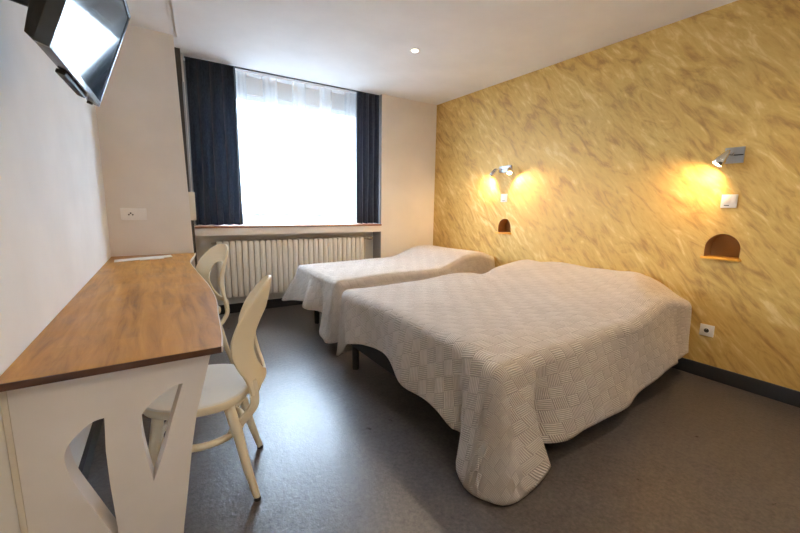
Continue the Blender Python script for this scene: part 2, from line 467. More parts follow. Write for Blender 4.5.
# shutter strap box on the strip
t = thing('shutter_winder', 'small cream roller shutter strap winder on the dark strip beside the curtain', 'shutter winder', (.306, 4.12, 1.05))
obj('housing', B(-.045, .028, -.022, .0098, 0, .265, bev=.006), M['cream_plastic'], t)
obj('strap', B(-.010, .004, .007, .0095, .265, 1.25), M['grey_reveal'], t)

# ------------------------------------------------------------------ radiator
t = thing('radiator', 'cream cast iron column radiator in the recess under the window', 'radiator', (1.385, 4.38, 0))
NS, RX0, RX1 = 28, -.865, .865
def section():
    bm = bmesh.new()
    for yy in (-.045, .03):
        pts = [(0, yy, .225), (0, yy, .26), (0, yy, .5), (0, yy, .77), (0, yy, .80)]
        tube(bm, pts, [.022, .0275, .027, .0275, .022], n=14)
    box(bm, -.0275, .0275, -.068, -.030, .215, .815, bev=.013)
    box(bm, -.0265, .0265, -.066, .052, .765, .822, bev=.016)
    box(bm, -.0265, .0265, -.066, .052, .205, .262, bev=.016)
    box(bm, -.012, .012, -.045, .035, .26, .77)
    return bm
first = None
for i in range(NS):
    x = RX0 + (RX1 - RX0) * (i + .5) / NS
    if first is None:
        first = obj('section', section(), M['rad'], t); first.location.x = x
    else:
        c = first.copy(); COL.objects.link(c); c.parent = t; c.location.x = x
bm = bmesh.new(); tube(bm, [(RX1 - .01, 0, .795), (RX1 + .04, 0, .795)], .012); tube(bm, [(RX1 + .04, 0, .795), (RX1 + .04, 0, .10), (RX1 + .04, .065, .08)], .010)
obj('pipe', bm, M['rad'], t)
bm = bmesh.new(); tube(bm, [(RX1 + .03, -.005, .80), (RX1 + .055, -.005, .80)], .017); tube(bm, [(RX1 + .02, -.005, .80), (RX1 + .03, -.005, .80)], .011)
obj('valve_body', bm, M['brass'], t)
bm = bmesh.new(); tube(bm, [(RX1 + .06, -.02, .80), (RX1 + .085, -.025, .80), (RX1 + .125, -.028, .80), (RX1 + .135, -.028, .80)], [.016, .023, .023, .015], n=16)
obj('thermostat_knob', bm, M['chrome'], t)
bm = bmesh.new(); tube(bm, [(RX0 + .005, -.01, .80), (RX0 - .03, -.01, .80), (RX0 - .045, -.01, .80)], [.012, .016, .010])
tube(bm, [(RX0 - .03, -.01, .80), (RX0 - .03, -.035, .80)], .007)
obj('bleed_valve', bm, M['brass'], t)
for x in (-.6, .6):
    for z in (.25, .75): obj('wall_bracket', B(x - .01, x + .01, .045, .078, z, z + .02), M['rad'], t)

# ------------------------------------------------------------------ beds
def cloth(name, label, x0, x1, y0, y1, zt, mound, keys, r=.05, group=None, fold=.012, seed=1, warp=0, shear=0):
    """bedspread: top sheet over the mattress and a skirt down to a hem curve.
       keys: (side, position along it, (hem x, y, z)) in perimeter order"""
    nx, ny = 84, 56; bm = bmesh.new(); uvl = bm.loops.layers.uv.new('UVMap'); UV = {}
    xi0, xi1, yi0, yi1 = x0 + r, x1 - r, y0 + r, y1 - r
    def top(x, y):
        return zt + mound(x, y)
    G = []
    for i in range(nx + 1):
        row = []
        for j in range(ny + 1):
            x = xi0 + (xi1 - xi0) * i / nx; y = yi0 + (yi1 - yi0) * j / ny
            v = bm.verts.new((x, y, top(x, y))); UV[v] = (x, y); row.append(v)
        G.append(row)
    for i in range(nx):
        for j in range(ny):
            bm.faces.new((G[i][j], G[i + 1][j], G[i + 1][j + 1], G[i][j + 1]))
    # perimeter columns: head-near -> foot-near -> foot-far -> head-far -> back round the head
    cols = []
    for i in range(nx, -1, -1): cols.append((G[i][0], Vector((0, -1)), 'near'))
    K = 14
    for k in range(1, K): a = -PI / 2 - PI / 2 * k / K; cols.append((G[0][0], Vector((math.cos(a), math.sin(a))), 'c1'))
    for j in range(0, ny + 1): cols.append((G[0][j], Vector((-1, 0)), 'foot'))
    for k in range(1, K): a = PI - PI / 2 * k / K; cols.append((G[0][ny], Vector((math.cos(a), math.sin(a))), 'c2'))
    for i in range(0, nx + 1): cols.append((G[i][ny], Vector((0, 1)), 'far'))
    n1 = nx; n2 = nx + K; n3 = n2 + ny; n4 = n3 + K; n5 = n4 + nx
    def idx(side, p):
        if side == 'near': return (xi1 - p) / (xi1 - xi0) * nx
        if side == 'c1': return n1 + p * K
        if side == 'foot': return n2 + (p - yi0) / (yi1 - yi0) * ny
        if side == 'c2': return n3 + p * K
        return n4 + (p - xi0) / (xi1 - xi0) * nx
    ks = [(idx(s, p), Vector(h)) for s, p, h in keys]
    def hem(i):
        if i <= ks[0][0]: return ks[0][1]
        if i >= ks[-1][0]: return ks[-1][1]
        for q in range(len(ks) - 1):
            if ks[q][0] <= i <= ks[q + 1][0]: break
        a, b = ks[q], ks[q + 1]; t = (i - a[0]) / (b[0] - a[0])
        p0 = ks[max(0, q - 1)]; p3 = ks[min(len(ks) - 1, q + 2)]
        d = b[0] - a[0]
        m0 = (b[1] - p0[1]) / max(1e-6, b[0] - p0[0]) * d; m1 = (p3[1] - a[1]) / max(1e-6, p3[0] - a[0]) * d
        t2, t3 = t * t, t ** 3
        return a[1] * (2 * t3 - 3 * t2 + 1) + m0 * (t3 - 2 * t2 + t) + b[1] * (-2 * t3 + 3 * t2) + m1 * (t3 - t2)
    RR, RD = 6, 22; V = []
    for ci, (tv, nd, side) in enumerate(cols):
        hp = hem(ci); base = tv.co.copy(); col = [tv]; n3d = Vector((nd.x, nd.y, 0)); u0 = Vector(UV[tv])
        L = 0; prev = base
        sh = base + n3d * r + Vector((0, 0, -r))          # end of the rounded shoulder
        path = [base + n3d * (r * math.sin(PI / 2 * k / RR)) + Vector((0, 0, -r * (1 - math.cos(PI / 2 * k / RR)))) for k in range(1, RR + 1)]
        for k in range(1, RD + 1):
            v = k / RD; e = v ** 1.35
            xy = sh.xy.lerp(hp.xy, e * .65 + v * .35)
            z = sh.z + (hp.z - sh.z) * v
            w = fold * (math.sin(ci * .19 + seed + 1.2 * v) * math.sin(PI * min(1, v * .6)) + .35 * math.sin(ci * .33 + seed) * math.sin(ci * .071 + 1) * v)
            w *= smoothstep(abs(ci - (n1 + K / 2)) / 26 - .25) * .8 + .2
            path.append(Vector((xy.x + nd.x * w, xy.y + nd.y * w, z)))
        for p in path:
            L += (p - prev).length; prev = p
            v_ = bm.verts.new(p); UV[v_] = (u0.x + nd.x * L, u0.y + nd.y * L); col.append(v_)
        V.append(col)
    for a, b in zip(V, V[1:]):
        for k in range(len(a) - 1):
            q = [a[k], b[k], b[k + 1], a[k + 1]]
            q = [v for i, v in enumerate(q) if v not in q[:i]]
            bm.faces.new(q)
    # head end: short tuck down the wall side
    hd = []
    for j in range(ny + 1):
        tv = G[nx][j]; c = [tv]
        for k in range(1, 7):
            a = PI / 2 * k / 6
            p = tv.co + Vector((r * .8 * math.sin(a), 0, -r * (1 - math.cos(a)))); v_ = bm.verts.new(p); UV[v_] = (p.x + .02 * k, p.y); c.append(v_)
        p = c[-1].co + Vector((0, 0, -.22)); v_ = bm.verts.new(p); UV[v_] = (p.x + .4, p.y); c.append(v_); hd.append(c)
    for a, b in zip(hd, hd[1:]):
        for k in range(7): bm.faces.new((a[k], a[k + 1], b[k + 1], b[k]))
    for c, colv in ((hd[0], V[0]), (hd[-1], V[-1])):      # close the head corners
        m_ = [colv[k] for k in range(1, 7)]
        for k in range(6):
            q = [c[k], c[k + 1], colv[k + 1], colv[k]]
            q = [v for i, v in enumerate(q) if v not in q[:i]]
            try: bm.faces.new(q)
            except Exception: pass
        lowc = c[-1]; cs = c[-2]
        seq = [v for v in colv[6:]]
        for a, b in zip(seq, seq[1:]):
            if b.co.z < lowc.co.z - .02: 
                bm.faces.new((cs if a is seq[0] else lowc, a, b)) if False else bm.faces.new((lowc, a, b))
                continue
            bm.faces.new((cs, a, b))
        try:
            last = [s for s in seq if s.co.z >= lowc.co.z - .02][-1]; bm.faces.new((cs, lowc, last))
        except Exception: pass
    if shear:
        for v in bm.verts: v.co.y += shear * (v.co.x - 1.2)
    if warp:
        for v in bm.verts: v.co.y += warp * smoothstep((v.co.x - 2.1) / 1.0) * max(0, min(1, 1 - (v.co.y - 1.0) / .8))
    for f in bm.faces:
        for lp in f.loops: lp[uvl].uv = UV[lp.vert]
    # soft wrinkles on the top
    rnd = random.Random(seed)
    bmesh.ops.recalc_face_normals(bm, faces=bm.faces[:])
    o = obj(name, bm, M['spread'])
    for p in o.data.polygons: p.use_smooth = True
    md = o.modifiers.new('thick', 'SOLIDIFY'); md.thickness = .005; md.offset = 0
    tag(o, label, 'bedspread', group); return o

def bed(label, x0, x1, y0, y1, zt, leg_in=.07, zl=.19, rot=0):
    t = thing('bed', label, 'bed', ((x0 + x1) / 2, (y0 + y1) / 2 + rot * 1.2, 0), rot, group='beds')
    cx, cy = (x0 + x1) / 2, (y0 + y1) / 2; hx, hy = (x1 - x0) / 2 - .022, (y1 - y0) / 2 - .022
    obj('bed_base', B(-hx, hx, -hy, hy, zl, .35, bev=.02), M['bedbase'], t)
    obj('mattress', B(-hx, hx, -hy, hy, .352, zt - .02, bev=.045), M['mattress'], t)
    for sx in (-1, 1):
        for sy in (-1, 1):
            bm = bmesh.new(); lx, ly = sx * (hx - leg_in), sy * (hy - leg_in)
            tube(bm, [(lx, ly, zl + .01), (lx, ly, .02), (lx, ly, 0)], [.028, .026, .024], n=20)
            obj('leg', bm, M['bedleg'], t)
    return t

def bmp(x, c, w):
    d = abs(x - c) / w
    return 0 if d >= 1 else (math.cos(PI * d) + 1) / 2
def mound1(x, y):
    z = .105 * (smoothstep((x - 2.55) / .5)) * (1 - .22 * smoothstep((x - 3.12) / .15)) * (.78 + .22 * smoothstep(abs(y - 1.72) / .4)) * (1 - .45 * smoothstep((1.35 - y) / .35))
    z += .014 * math.sin(3.1 * x + 1.1) * math.sin(2.6 * y + .4) + .008 * math.sin(7 * x - 5 * y) * smoothstep((x - 1.6) / .6)
    z += .035 * smoothstep((x - 1.5) / 1.2) * (1 - smoothstep((x - 2.6) / .4))
    z -= .03 * bmp(y, .95, .28)
    z -= .055 * smoothstep((1.40 - y) / .42) * smoothstep((x - 2.75) / .5)
    z += .006 * math.sin(9 * x + 4 * y) * math.sin(3 * x - 6 * y + 1) + .007 * math.sin(14 * y + 3 * x) * smoothstep((x - 2.4) / .4) * smoothstep((y - 1.3) / .4)
    z -= .03 * bmp(x, 2.52, .2) * smoothstep((y - 1.9) / .4)
    return z
def mound2(x, y):
    z = .115 * smoothstep((x - 2.35) / .5) * (1 - .6 * smoothstep((x - 3.0) / .3)) + .008 * math.sin(4 * x + 1) * math.sin(5 * y)
    return z
bed('large double bed with black legs under a beige quilted spread, nearest the camera', 1.12, 3.25, 1.13, 2.48, .575, leg_in=.045)
bed('narrow single bed beside the window under a beige spread', 1.24, 3.22, 2.86, 3.72, .60, leg_in=.10, rot=.085)
keys1 = [('near', 3.25, (3.16, .90, .20)), ('near', 3.15, (3.06, .90, .17)), ('near', 3.0, (2.95, .91, .19)), ('near', 2.75, (2.74, .915, .21)), ('near', 2.5, (2.50, .93, .15)),
         ('near', 2.3, (2.30, .94, .125)), ('near', 2.0, (1.99, .945, .13)), ('near', 1.75, (1.72, .94, .13)), ('near', 1.6, (1.58, .925, .11)), ('near', 1.52, (1.48, .96, .11)),
         ('near', 1.45, (1.40, 1.02, .12)), ('near', 1.38, (1.34, 1.045, .13)), ('near', 1.30, (1.43, .935, .055)), ('near', 1.27, (1.425, .918, .042)),
         ('near', 1.18, (1.27, .898, .012)), ('c1', .3, (1.12, .90, .012)), ('c1', .55, (1.06, .965, .014)), ('c1', .8, (1.03, 1.02, .02)), ('foot', 1.05, (1.025, 1.075, .035)), ('foot', 1.12, (1.045, 1.135, .07)),
         ('foot', 1.19, (1.11, 1.165, .17)), ('foot', 1.26, (1.085, 1.22, .19)), ('foot', 1.34, (1.07, 1.30, .245)), ('foot', 1.46, (1.095, 1.43, .245)), ('foot', 1.60, (1.075, 1.58, .255)),
         ('foot', 1.75, (1.085, 1.73, .29)), ('foot', 1.95, (1.10, 1.93, .315)), ('foot', 2.12, (1.09, 2.10, .305)), ('foot', 2.26, (1.08, 2.24, .27)), ('foot', 2.36, (1.085, 2.32, .245)),
         ('foot', 2.42, (1.13, 2.37, .23)), ('c2', .25, (1.10, 2.43, .14)), ('c2', .5, (1.065, 2.47, .11)), ('c2', .75, (1.08, 2.55, .09)), ('far', 1.22, (1.2, 2.56, .10)), ('far', 1.4, (1.42, 2.52, .18)),
         ('far', 1.8, (1.8, 2.52, .2)), ('far', 2.4, (2.4, 2.53, .2)), ('far', 3.2, (3.24, 2.50, .2))]
cloth('bedspread', 'beige quilted bedspread draped over the large double bed, one corner touching the floor', 1.10, 3.31, .97, 2.50, .605, mound1, keys1, r=.055, group='beige quilted bedspreads', seed=3, fold=.026, warp=.11)
keys2 = [('near', 3.2, (3.25, 2.745, .2)), ('near', 2.4, (2.4, 2.74, .19)), ('near', 1.7, (1.7, 2.73, .17)), ('near', 1.45, (1.45, 2.70, .15)), ('near', 1.32, (1.33, 2.76, .2)), ('c1', .2, (1.2, 2.70, .13)),
         ('c1', .6, (1.12, 2.77, .10)), ('foot', 2.90, (1.11, 2.90, .10)), ('foot', 2.97, (1.11, 3.00, .13)), ('foot', 3.03, (1.16, 3.02, .26)), ('foot', 3.1, (1.14, 3.08, .29)), ('foot', 3.2, (1.10, 3.18, .29)), ('foot', 3.30, (1.09, 3.27, .31)),
         ('foot', 3.38, (1.15, 3.34, .30)), ('foot', 3.5, (1.12, 3.5, .29)), ('foot', 3.65, (1.08, 3.66, .27)), ('c2', .3, (1.05, 3.76, .25)), ('c2', .7, (1.08, 3.83, .25)), ('far', 1.35, (1.35, 3.80, .27)), ('far', 3.2, (3.22, 3.79, .25))]
cloth('bedspread', 'beige quilted bedspread draped over the narrow single bed beside the window', 1.18, 3.31, 2.78, 3.77, .605, mound2, keys2, r=.05, group='beige quilted bedspreads', seed=8, fold=.028, shear=.115)

# ------------------------------------------------------------------ desk
t = thing('desk', 'long wall desk with brown wooden top and white cut-out end panel', 'desk', (0, 0, 0))
ZT, ZU = .765, .746
front = catmull([(.145, 1.237, 0), (.162, 1.36, 0), (.183, 1.6, 0), (.208, 1.85, 0), (.217, 2.05, 0), (.219, 2.30, 0), (.212, 2.55, 0), (.205, 2.8, 0), (.199, 3.1, 0), (.205, 3.3, 0), (.232, 3.5, 0), (.262, 3.68, 0), (.285, 3.862, 0)], 6)
out = [(xl(1.237) + .002, 1.237)] + [(p.x, p.y) for p in front] + [(xl(3.862) + .002, 3.862)]
bm = bmesh.new(); prism(bm, out, lambda p: (p[0], p[1], ZU), lambda p: (p[0], p[1], ZT))
obj('desk_top', bm, M['wood'], t, smooth=False)
obj('front_edge', B(xl(1.2335) + .002, .1445, 1.2335, 1.2365, ZU - .001, ZT - .0005), M['wood_edge'], t)['label'] = 'dark brown end edge'
bm = bmesh.new(); pr0 = None
for p in front:
    a = [bm.verts.new((p.x, p.y, ZU)), bm.verts.new((p.x + .004, p.y, ZU)), bm.verts.new((p.x + .004, p.y, ZT + .0008)), bm.verts.new((p.x, p.y, ZT + .0008))]
    if pr0:
        for k in range(4): bm.faces.new((pr0[k], pr0[(k + 1) % 4], a[(k + 1) % 4], a[k]))
    else: bm.faces.new(a)
    pr0 = a
bm.faces.new(pr0[::-1])
obj('edge_band', bm, M['edge_white'], t)['label'] = 'cream curved edge band'
def desk_panel(y0, y1, w=1.0):
    bm = bmesh.new()
    xp = -.343 if y0 < 2 else -.322
    outer = [(xp, 0), (xp, .745), (.120, .745), (.095, .65), (.068, .55), (.048, .44), (.028, .30), (.008, .168), (-.012, 0)]
    c1 = catmull([(.036, .656, 0), (.018, .655, 0), (-.014, .640, 0), (-.048, .614, 0), (-.072, .588, 0), (-.078, .560, 0), (-.074, .47, 0), (-.0605, .360, 0)], 5)
    c1 = [(p.x, p.y) for p in c1] + [(-.040, .415), (-.022, .465), (0, .545), (.018, .60)]
    c2 = catmull([(-.160, .602, 0), (-.185, .598, 0), (-.212, .580, 0), (-.240, .550, 0), (-.252, .520, 0), (-.252, .490, 0), (-.240, .430, 0), (-.205, .33, 0), (-.172, .236, 0), (-.158, .195, 0)], 5)
    c2 = [(p.x, p.y) for p in c2] + [(-.158, .25), (-.164, .40), (-.165, .50)]
    plate_with_holes(bm, outer, [c1, c2], lambda p: (p[0], y0, p[1]), lambda p: (p[0], y1, p[1]))
    return bm
obj('end_panel', desk_panel(1.27, 1.342), M['panel'], t, smooth=False)
obj('end_panel', desk_panel(3.75, 3.822), M['panel'], t, smooth=False)
obj('wall_batten', B(xl(1.30) + .001, -.3435, 1.267, 1.30, .086, .745), M['edge_white'], t, smooth=False)
bm = bmesh.new(); prism(bm, [(-.285, 3.60), (-.278, 3.47), (.10, 3.63), (.092, 3.76)], lambda p: (p[0], p[1], ZT + .0008), lambda p: (p[0], p[1], ZT + .005))
o = obj('leaflet', bm, M['paper'], smooth=False)
tag(o, 'flat white folded leaflet lying at the far end of the desk', 'paper')
o = obj('pen', tube(bmesh.new(), [(-.12, 3.49, ZT + .005), (.03, 3.535, ZT + .005), (.04, 3.538, ZT + .005)], [.004, .004, .002], n=10), M['paper'])
tag(o, 'thin white pen lying in front of the leaflet on the desk', 'pen')

# ------------------------------------------------------------------ chairs
R0 = .212
def xc(z):
    pts = [(.30, -.240), (.38, -.258), (.45, -.262), (.55, -.246), (.62, -.240), (.68, -.246), (.75, -.262), (.82, -.280), (.87, -.290), (.91, -.296)]
    for a, b in zip(pts, pts[1:]):
        if z <= b[0]:
            t_ = max(0, (z - a[0]) / (b[0] - a[0])); return a[1] + (b[1] - a[1]) * t_
    return pts[-1][1]
def bend(s, z):
    a = s / R0
    return Vector((xc(z) + R0 * (1 - math.cos(a)), R0 * math.sin(a), z))
def make_chair(label, loc, rz, group):
    t = thing('chair', label, 'chair', loc, rz, group)
    # seat
    pts = []
    for i in range(64):
        a = 2 * PI * i / 64; c, s = math.cos(a), math.sin(a)
        rx = .205 if c > 0 else .20; p = 2.35
        d = (abs(c) ** p + abs(s) ** p) ** (-1 / p)
        pts.append((rx * c * d, .212 * s * d))
    bm = bmesh.new(); rings = []
    for f, z in ((.90, .412), (.985, .416), (1.0, .424), (1.0, .441), (.992, .448), (.965, .453), (.90, .4535), (.6, .449), (.25, .446)):
        rings.append([bm.verts.new((p[0] * f, p[1] * f, z)) for p in pts])
    for k, (a, b) in enumerate(zip(rings, rings[1:])):
        for i in range(64):
            f_ = bm.faces.new((a[i], a[(i + 1) % 64], b[(i + 1) % 64], b[i])); f_.material_index = 1 if k >= 4 else 0
    bm.faces.new(rings[0][::-1]); bm.faces.new(rings[-1]).material_index = 1
    obj('seat', bm, [M['chair'], M['seat']], t)
    # legs
    for sx, sy, tx, ty, fx, fy in ((1, 1, .125, .115, .175, .165), (1, -1, .125, -.115, .175, -.165), (-1, 1, -.115, .12, -.215, .178), (-1, -1, -.115, -.12, -.215, -.178)):
        P = [Vector((tx, ty, .414)), Vector((tx + (fx - tx) * .35, ty + (fy - ty) * .4, .29)), Vector((tx + (fx - tx) * .65, ty + (fy - ty) * .7, .14)), Vector((fx, fy, .006)), Vector((fx, fy, 0))]
        l = obj('leg', tube(bmesh.new(), P, [.022, .0205, .017, .0135, .012], n=14), M['chair'], t)
        obj('foot_cap', tube(bmesh.new(), [P[3] + Vector((0, 0, .008)), P[4]], .0145, n=14), M['black'], l)
    # stretcher ring
    bm = bmesh.new(); nseg = 44; pp = [(.150 * math.cos(2 * PI * i / nseg), .148 * math.sin(2 * PI * i / nseg), .283) for i in range(nseg + 1)]
    ring(bm, (0, 0, .262), .158, .0145, n=44, m=10)
    obj('stretcher_ring', bm, M['chair'], t)
    # back shell
    half = [(0, .905), (.045, .900), (.088, .885), (.126, .860), (.158, .826), (.185, .785), (.203, .735), (.212, .68), (.208, .62), (.193, .57), (.172, .52), (.160, .48), (.156, .44)]
    hi = catmull([(*p, 0) for p in half], 4)
    low = catmull([(.156, .44, 0), (.140, .43, 0), (.122, .435, 0), (.09, .458, 0), (.05, .466, 0), (0, .468, 0)], 4)[1:]
    right = [(p.x, p.y) for p in hi] + [(p.x, p.y) for p in low]
    outer = right + [(-p[0], p[1]) for p in right[-2:0:-1]]
    n_ = len(outer)
    def hole(a):      # egg: wide above
        c, s = math.cos(a), math.sin(a)
        return (.098 * s * (1 + .10 * c), .638 + .137 * c)
    L = [0]
    for i in range(n_): L.append(L[-1] + math.dist(outer[i], outer[(i + 1) % n_]))
    inner = []
    for i in range(n_):      # correspond by direction from the hole centre
        o_ = outer[i]; a = math.atan2(o_[0] / .14, (o_[1] - .628) / .20); inner.append(hole(a))
    bm = bmesh.new(); rows = []; KR = 8
    for k in range(KR + 1):
        f = k / KR
        rows.append([bm.verts.new(bend(inner[i][0] * (1 - f) + outer[i][0] * f, inner[i][1] * (1 - f) + outer[i][1] * f)) for i in range(n_)])
    for a, b in zip(rows, rows[1:]):
        for i in range(n_): bm.faces.new((a[i], a[(i + 1) % n_], b[(i + 1) % n_], b[i]))
    o = obj('backrest', bm, M['chair'], t)
    md = o.modifiers.new('thick', 'SOLIDIFY'); md.thickness = .013; md.offset = 0
    mb = o.modifiers.new('soft', 'BEVEL'); mb.width = .004; mb.segments = 2; mb.limit_method = 'ANGLE'
    # side stiles bending under the seat
    for s in (-1, 1):
        P = [bend(s * .140, .50), bend(s * .140, .45), bend(s * .140, .39), Vector((-.165, s * .132, .33)), Vector((-.132, s * .112, .29)), Vector((-.118, s * .105, .264))]
        P = catmull(P, 5); bm = bmesh.new(); prev = None
        for i, p in enumerate(P):
            d = (P[min(i + 1, len(P) - 1)] - P[max(i - 1, 0)]).normalized()
            rad_ = Vector((.35, -s, 0)).normalized(); w = d.cross(rad_).normalized(); nn = w.cross(d).normalized()
            hw = .019 - .006 * i / len(P); ht = .006
            r4 = [bm.verts.new(p + w * hw + nn * ht), bm.verts.new(p + w * hw - nn * ht), bm.verts.new(p - w * hw - nn * ht), bm.verts.new(p - w * hw + nn * ht)]
            if prev:
                for k in range(4): bm.faces.new((prev[k], prev[(k + 1) % 4], r4[(k + 1) % 4], r4[k]))
            else: bm.faces.new(r4)
            prev = r4
        bm.faces.new(prev[::-1]); obj('stile', bm, M['chair'], t)
    return t
def copy_tree(o, parent=None):
    c = o.copy(); COL.objects.link(c)
    if parent: c.parent = parent
    for ch in [x for x in o.children]: copy_tree(ch, c)
    return c
ch = make_chair('cream wooden chair with looped backrest pushed under the near half of the desk', (.11, 1.70, 0), math.atan2(.25, -.97), 'cream chairs at the desk')
c2 = copy_tree(ch); c2.location = (.155, 3.03, 0); c2.rotation_euler = (0, 0, math.atan2(-.38, -.92))
c2['label'] = 'cream wooden chair at the far end of the desk near the radiator'

# ------------------------------------------------------------------ television
a_, b_ = .05, .347; TW, TH = .62, .355
nrm = Vector((math.cos(a_) * math.cos(b_), -math.sin(a_) * math.cos(b_), -math.sin(b_))); sv = Vector((math.sin(a_), math.cos(a_), 0)); up = nrm.cross(sv)
t = thing('television', 'black flat television tilted down high on the left wall', 'television', (-.097, 1.513, 1.715))
t.matrix_world = Matrix.Translation((-.097, 1.513, 1.715)) @ Matrix((( sv.x, up.x, nrm.x), (sv.y, up.y, nrm.y), (sv.z, up.z, nrm.z))).to_4x4()
hw, hh_ = TW / 2, TH / 2
obj('bezel', (lambda bm: (box(bm, -hw, -hw + .014, -hh_, hh_, -.03, 0, bev=.002), box(bm, hw - .014, hw, -hh_, hh_, -.03, 0, bev=.002), box(bm, -hw + .014, hw - .014, -hh_, -hh_ + .018, -.03, 0, bev=.002), box(bm, -hw + .014, hw - .014, hh_ - .014, hh_, -.03, 0, bev=.002), bm)[-1])(bmesh.new()), M['bezel'], t)
obj('screen', B(-hw + .0145, hw - .0145, -hh_ + .0185, hh_ - .0145, -.02, -.003), M['screen'], t, smooth=False)
bm = bmesh.new()
va = [bm.verts.new(p) for p in ((-hw + .004, -hh_ + .004, -.0305), (hw - .004, -hh_ + .004, -.0305), (hw - .004, hh_ - .004, -.0305), (-hw + .004, hh_ - .004, -.0305))]
vb = [bm.verts.new(p) for p in ((-hw + .006, -hh_ + .010, -.048), (hw - .05, -hh_ + .03, -.048), (hw - .05, hh_ - .04, -.048), (-hw + .006, hh_ - .04, -.085))]
bm.faces.new(va); bm.faces.new(vb[::-1])
for i in range(4): bm.faces.new((va[i], vb[i], vb[(i + 1) % 4], va[(i + 1) % 4]))
obj('back_cover', bm, M['tvback'], t, smooth=False)
obj('speaker_strip', B(-.10, .16, -hh_ - .012, -hh_ - .0005, -.035, -.012, bev=.003), M['tvback'], t)
bm = bmesh.new(); tube(bm, [(hw - .055, -hh_ - .002, -.018), (hw - .055, -hh_ - .010, -.018)], .009); obj('control_button', bm, M['black'], t)
# bracket from the wall
def tl(p):   # world -> tv local
    return t.matrix_world.inverted() @ Vector(p)
Wi = t.matrix_world.inverted()
bm = B(xl(1.52) + .0008, XL + .008, 1.46, 1.58, 1.66, 1.88, bev=.003)
tube(bm, [(XL + .004, 1.52, 1.77), tuple(t.matrix_world @ Vector((0, 0, -.047)))], .02, n=12)
bm.transform(Wi); obj('wall_mount', bm, M['black'], t)

# ------------------------------------------------------------------ electrical plates
def plate(name, label, cat, loc, rz, w, h, kind, m=None):
    """local: plate lies in XZ, faces -Y"""
    m = m or M['plastic']
    t = thing(name, label, cat, loc, rz)
    obj('cover_plate', B(-w / 2, w / 2, -.010, 0, -h / 2, h / 2, bev=.003), m, t)
    return t
RZR = PI / 2     # faces -X on the right wall : local -Y -> world ... 
def rocker(t, x, z, w, h, m): obj('rocker', B(x - w / 2, x + w / 2, -.0145, -.0095, z - h / 2, z + h / 2, bev=.0015), m, t)
def socket(t, x, z, r, m):
    bm = bmesh.new(); tube(bm, [(x, -.0095, z), (x, -.0125, z)], r, n=28); ring_ = obj('socket_ring', bm, m, t)
    bm = bmesh.new(); tube(bm, [(x, -.0100, z), (x, -.0135, z)], r * .82, n=28); well = obj('socket_well', bm, M['pinkish'], ring_)
    for dx in (-.0095, .0095):
        bm = bmesh.new(); tube(bm, [(x + dx, -.0136, z - .002), (x + dx, -.0142, z - .002)], .0032, n=12); obj('socket_hole', bm, M['hole'], well)
    bm = bmesh.new(); tube(bm, [(x, -.0136, z + .010), (x, -.020, z + .010)], .0028, n=10); obj('earth_pin', bm, M['brass'], well)
# -Y local must map to -X world: rotate by -90deg => (-Y)->(-X)
RZR = -PI / 2
t = plate('light_switch', 'white square switch plate below the single chrome reading lamp', 'switch', (XR - .0002, .970, 1.278), RZR, .088, .090, 0)
rocker(t, -.012, .012, .038, .046, M['plastic']); rocker(t, .026, .012, .022, .046, M['plastic'])
obj('indicator_slot', B(-.024, .004, -.0115, -.0095, -.032, -.026), M['hole'], t)
t = plate('light_switch', 'small white switch plate between the twin-headed reading lamp and its niche', 'switch', (XR - .0002, 2.972, 1.325), RZR, .090, .090, 0)
rocker(t, 0, .008, .055, .050, M['plastic'])
obj('indicator_slot', B(-.02, .02, -.0115, -.0095, -.034, -.029), M['hole'], t)
t = plate('wall_socket', 'white square wall socket low on the ochre wall beside the double bed', 'socket', (XR - .0002, .988, .352), RZR, .084, .084, 0)
socket(t, 0, 0, .024, M['plastic'])
bm = bmesh.new(); tube(bm, [(0, -.0138, 0), (0, -.0143, 0)], .0155, n=24)
obj('dark_recess', bm, M['hole'], t)
t = plate('wall_socket', 'beige double outlet plate on the cream column above the desk', 'socket', (-.145, YC - .0002, 1.112), 0, .18, .098, 0, M['pinkish'])
obj('insert', B(-.048, .048, -.0125, -.0095, -.026, .026, bev=.001), M['pinkish'], t)
bm = bmesh.new()
for dx, dz in ((-.034, -.004), (-.008, -.004)): tube(bm, [(dx, -.0126, dz), (dx, -.0135, dz)], .006, n=10)
tube(bm, [(-.021, -.0126, .008), (-.021, -.0145, .008)], .0065, n=10)
obj('socket_hole', bm, M['hole'], t)
obj('switch_key', B(.008, .045, -.0145, -.0124, -.022, .022, bev=.001), M['pinkish'], t)

# ------------------------------------------------------------------ reading lamps
def spot_head(parent, piv, aim, ln=.085, r0=.012, r1=.027):
    piv = Vector(piv); d = Vector(aim).normalized(); e = piv + d * ln
    bm = bmesh.new()
    tube(bm, [piv - d * .012, piv - d * .004, piv + d * .01, piv + d * .03, piv + d * .06, e], [.006, .014, .019, .024, r1 * .93, r1], n=24, cap=False)
    cap_ = obj('lamp_head', bm, M['chrome'], parent)
    md = cap_.modifiers.new('t', 'SOLIDIFY'); md.thickness = .0015; md.offset = -1
    bm = bmesh.new(); tube(bm, [e - d * .012, e - d * .006], [r1 * .86, r1 * .90], n=24); obj('bulb', bm, M['bulb'], cap_)
    return e, d
def lamp_light(loc, d, power, size=math.radians(115), blend=1.0, col=(1, .63, .27), name='reading_light'):
    L = bpy.data.lights.new(name, 'SPOT'); L.energy = power; L.color = col; L.spot_size = size; L.spot_blend = blend; L.shadow_soft_size = .02
    o = bpy.data.objects.new(name, L); o.location = loc
    o.rotation_euler = Vector(d).to_track_quat('-Z', 'Y').to_euler(); COL.objects.link(o)
ly, lz = .978, 1.583
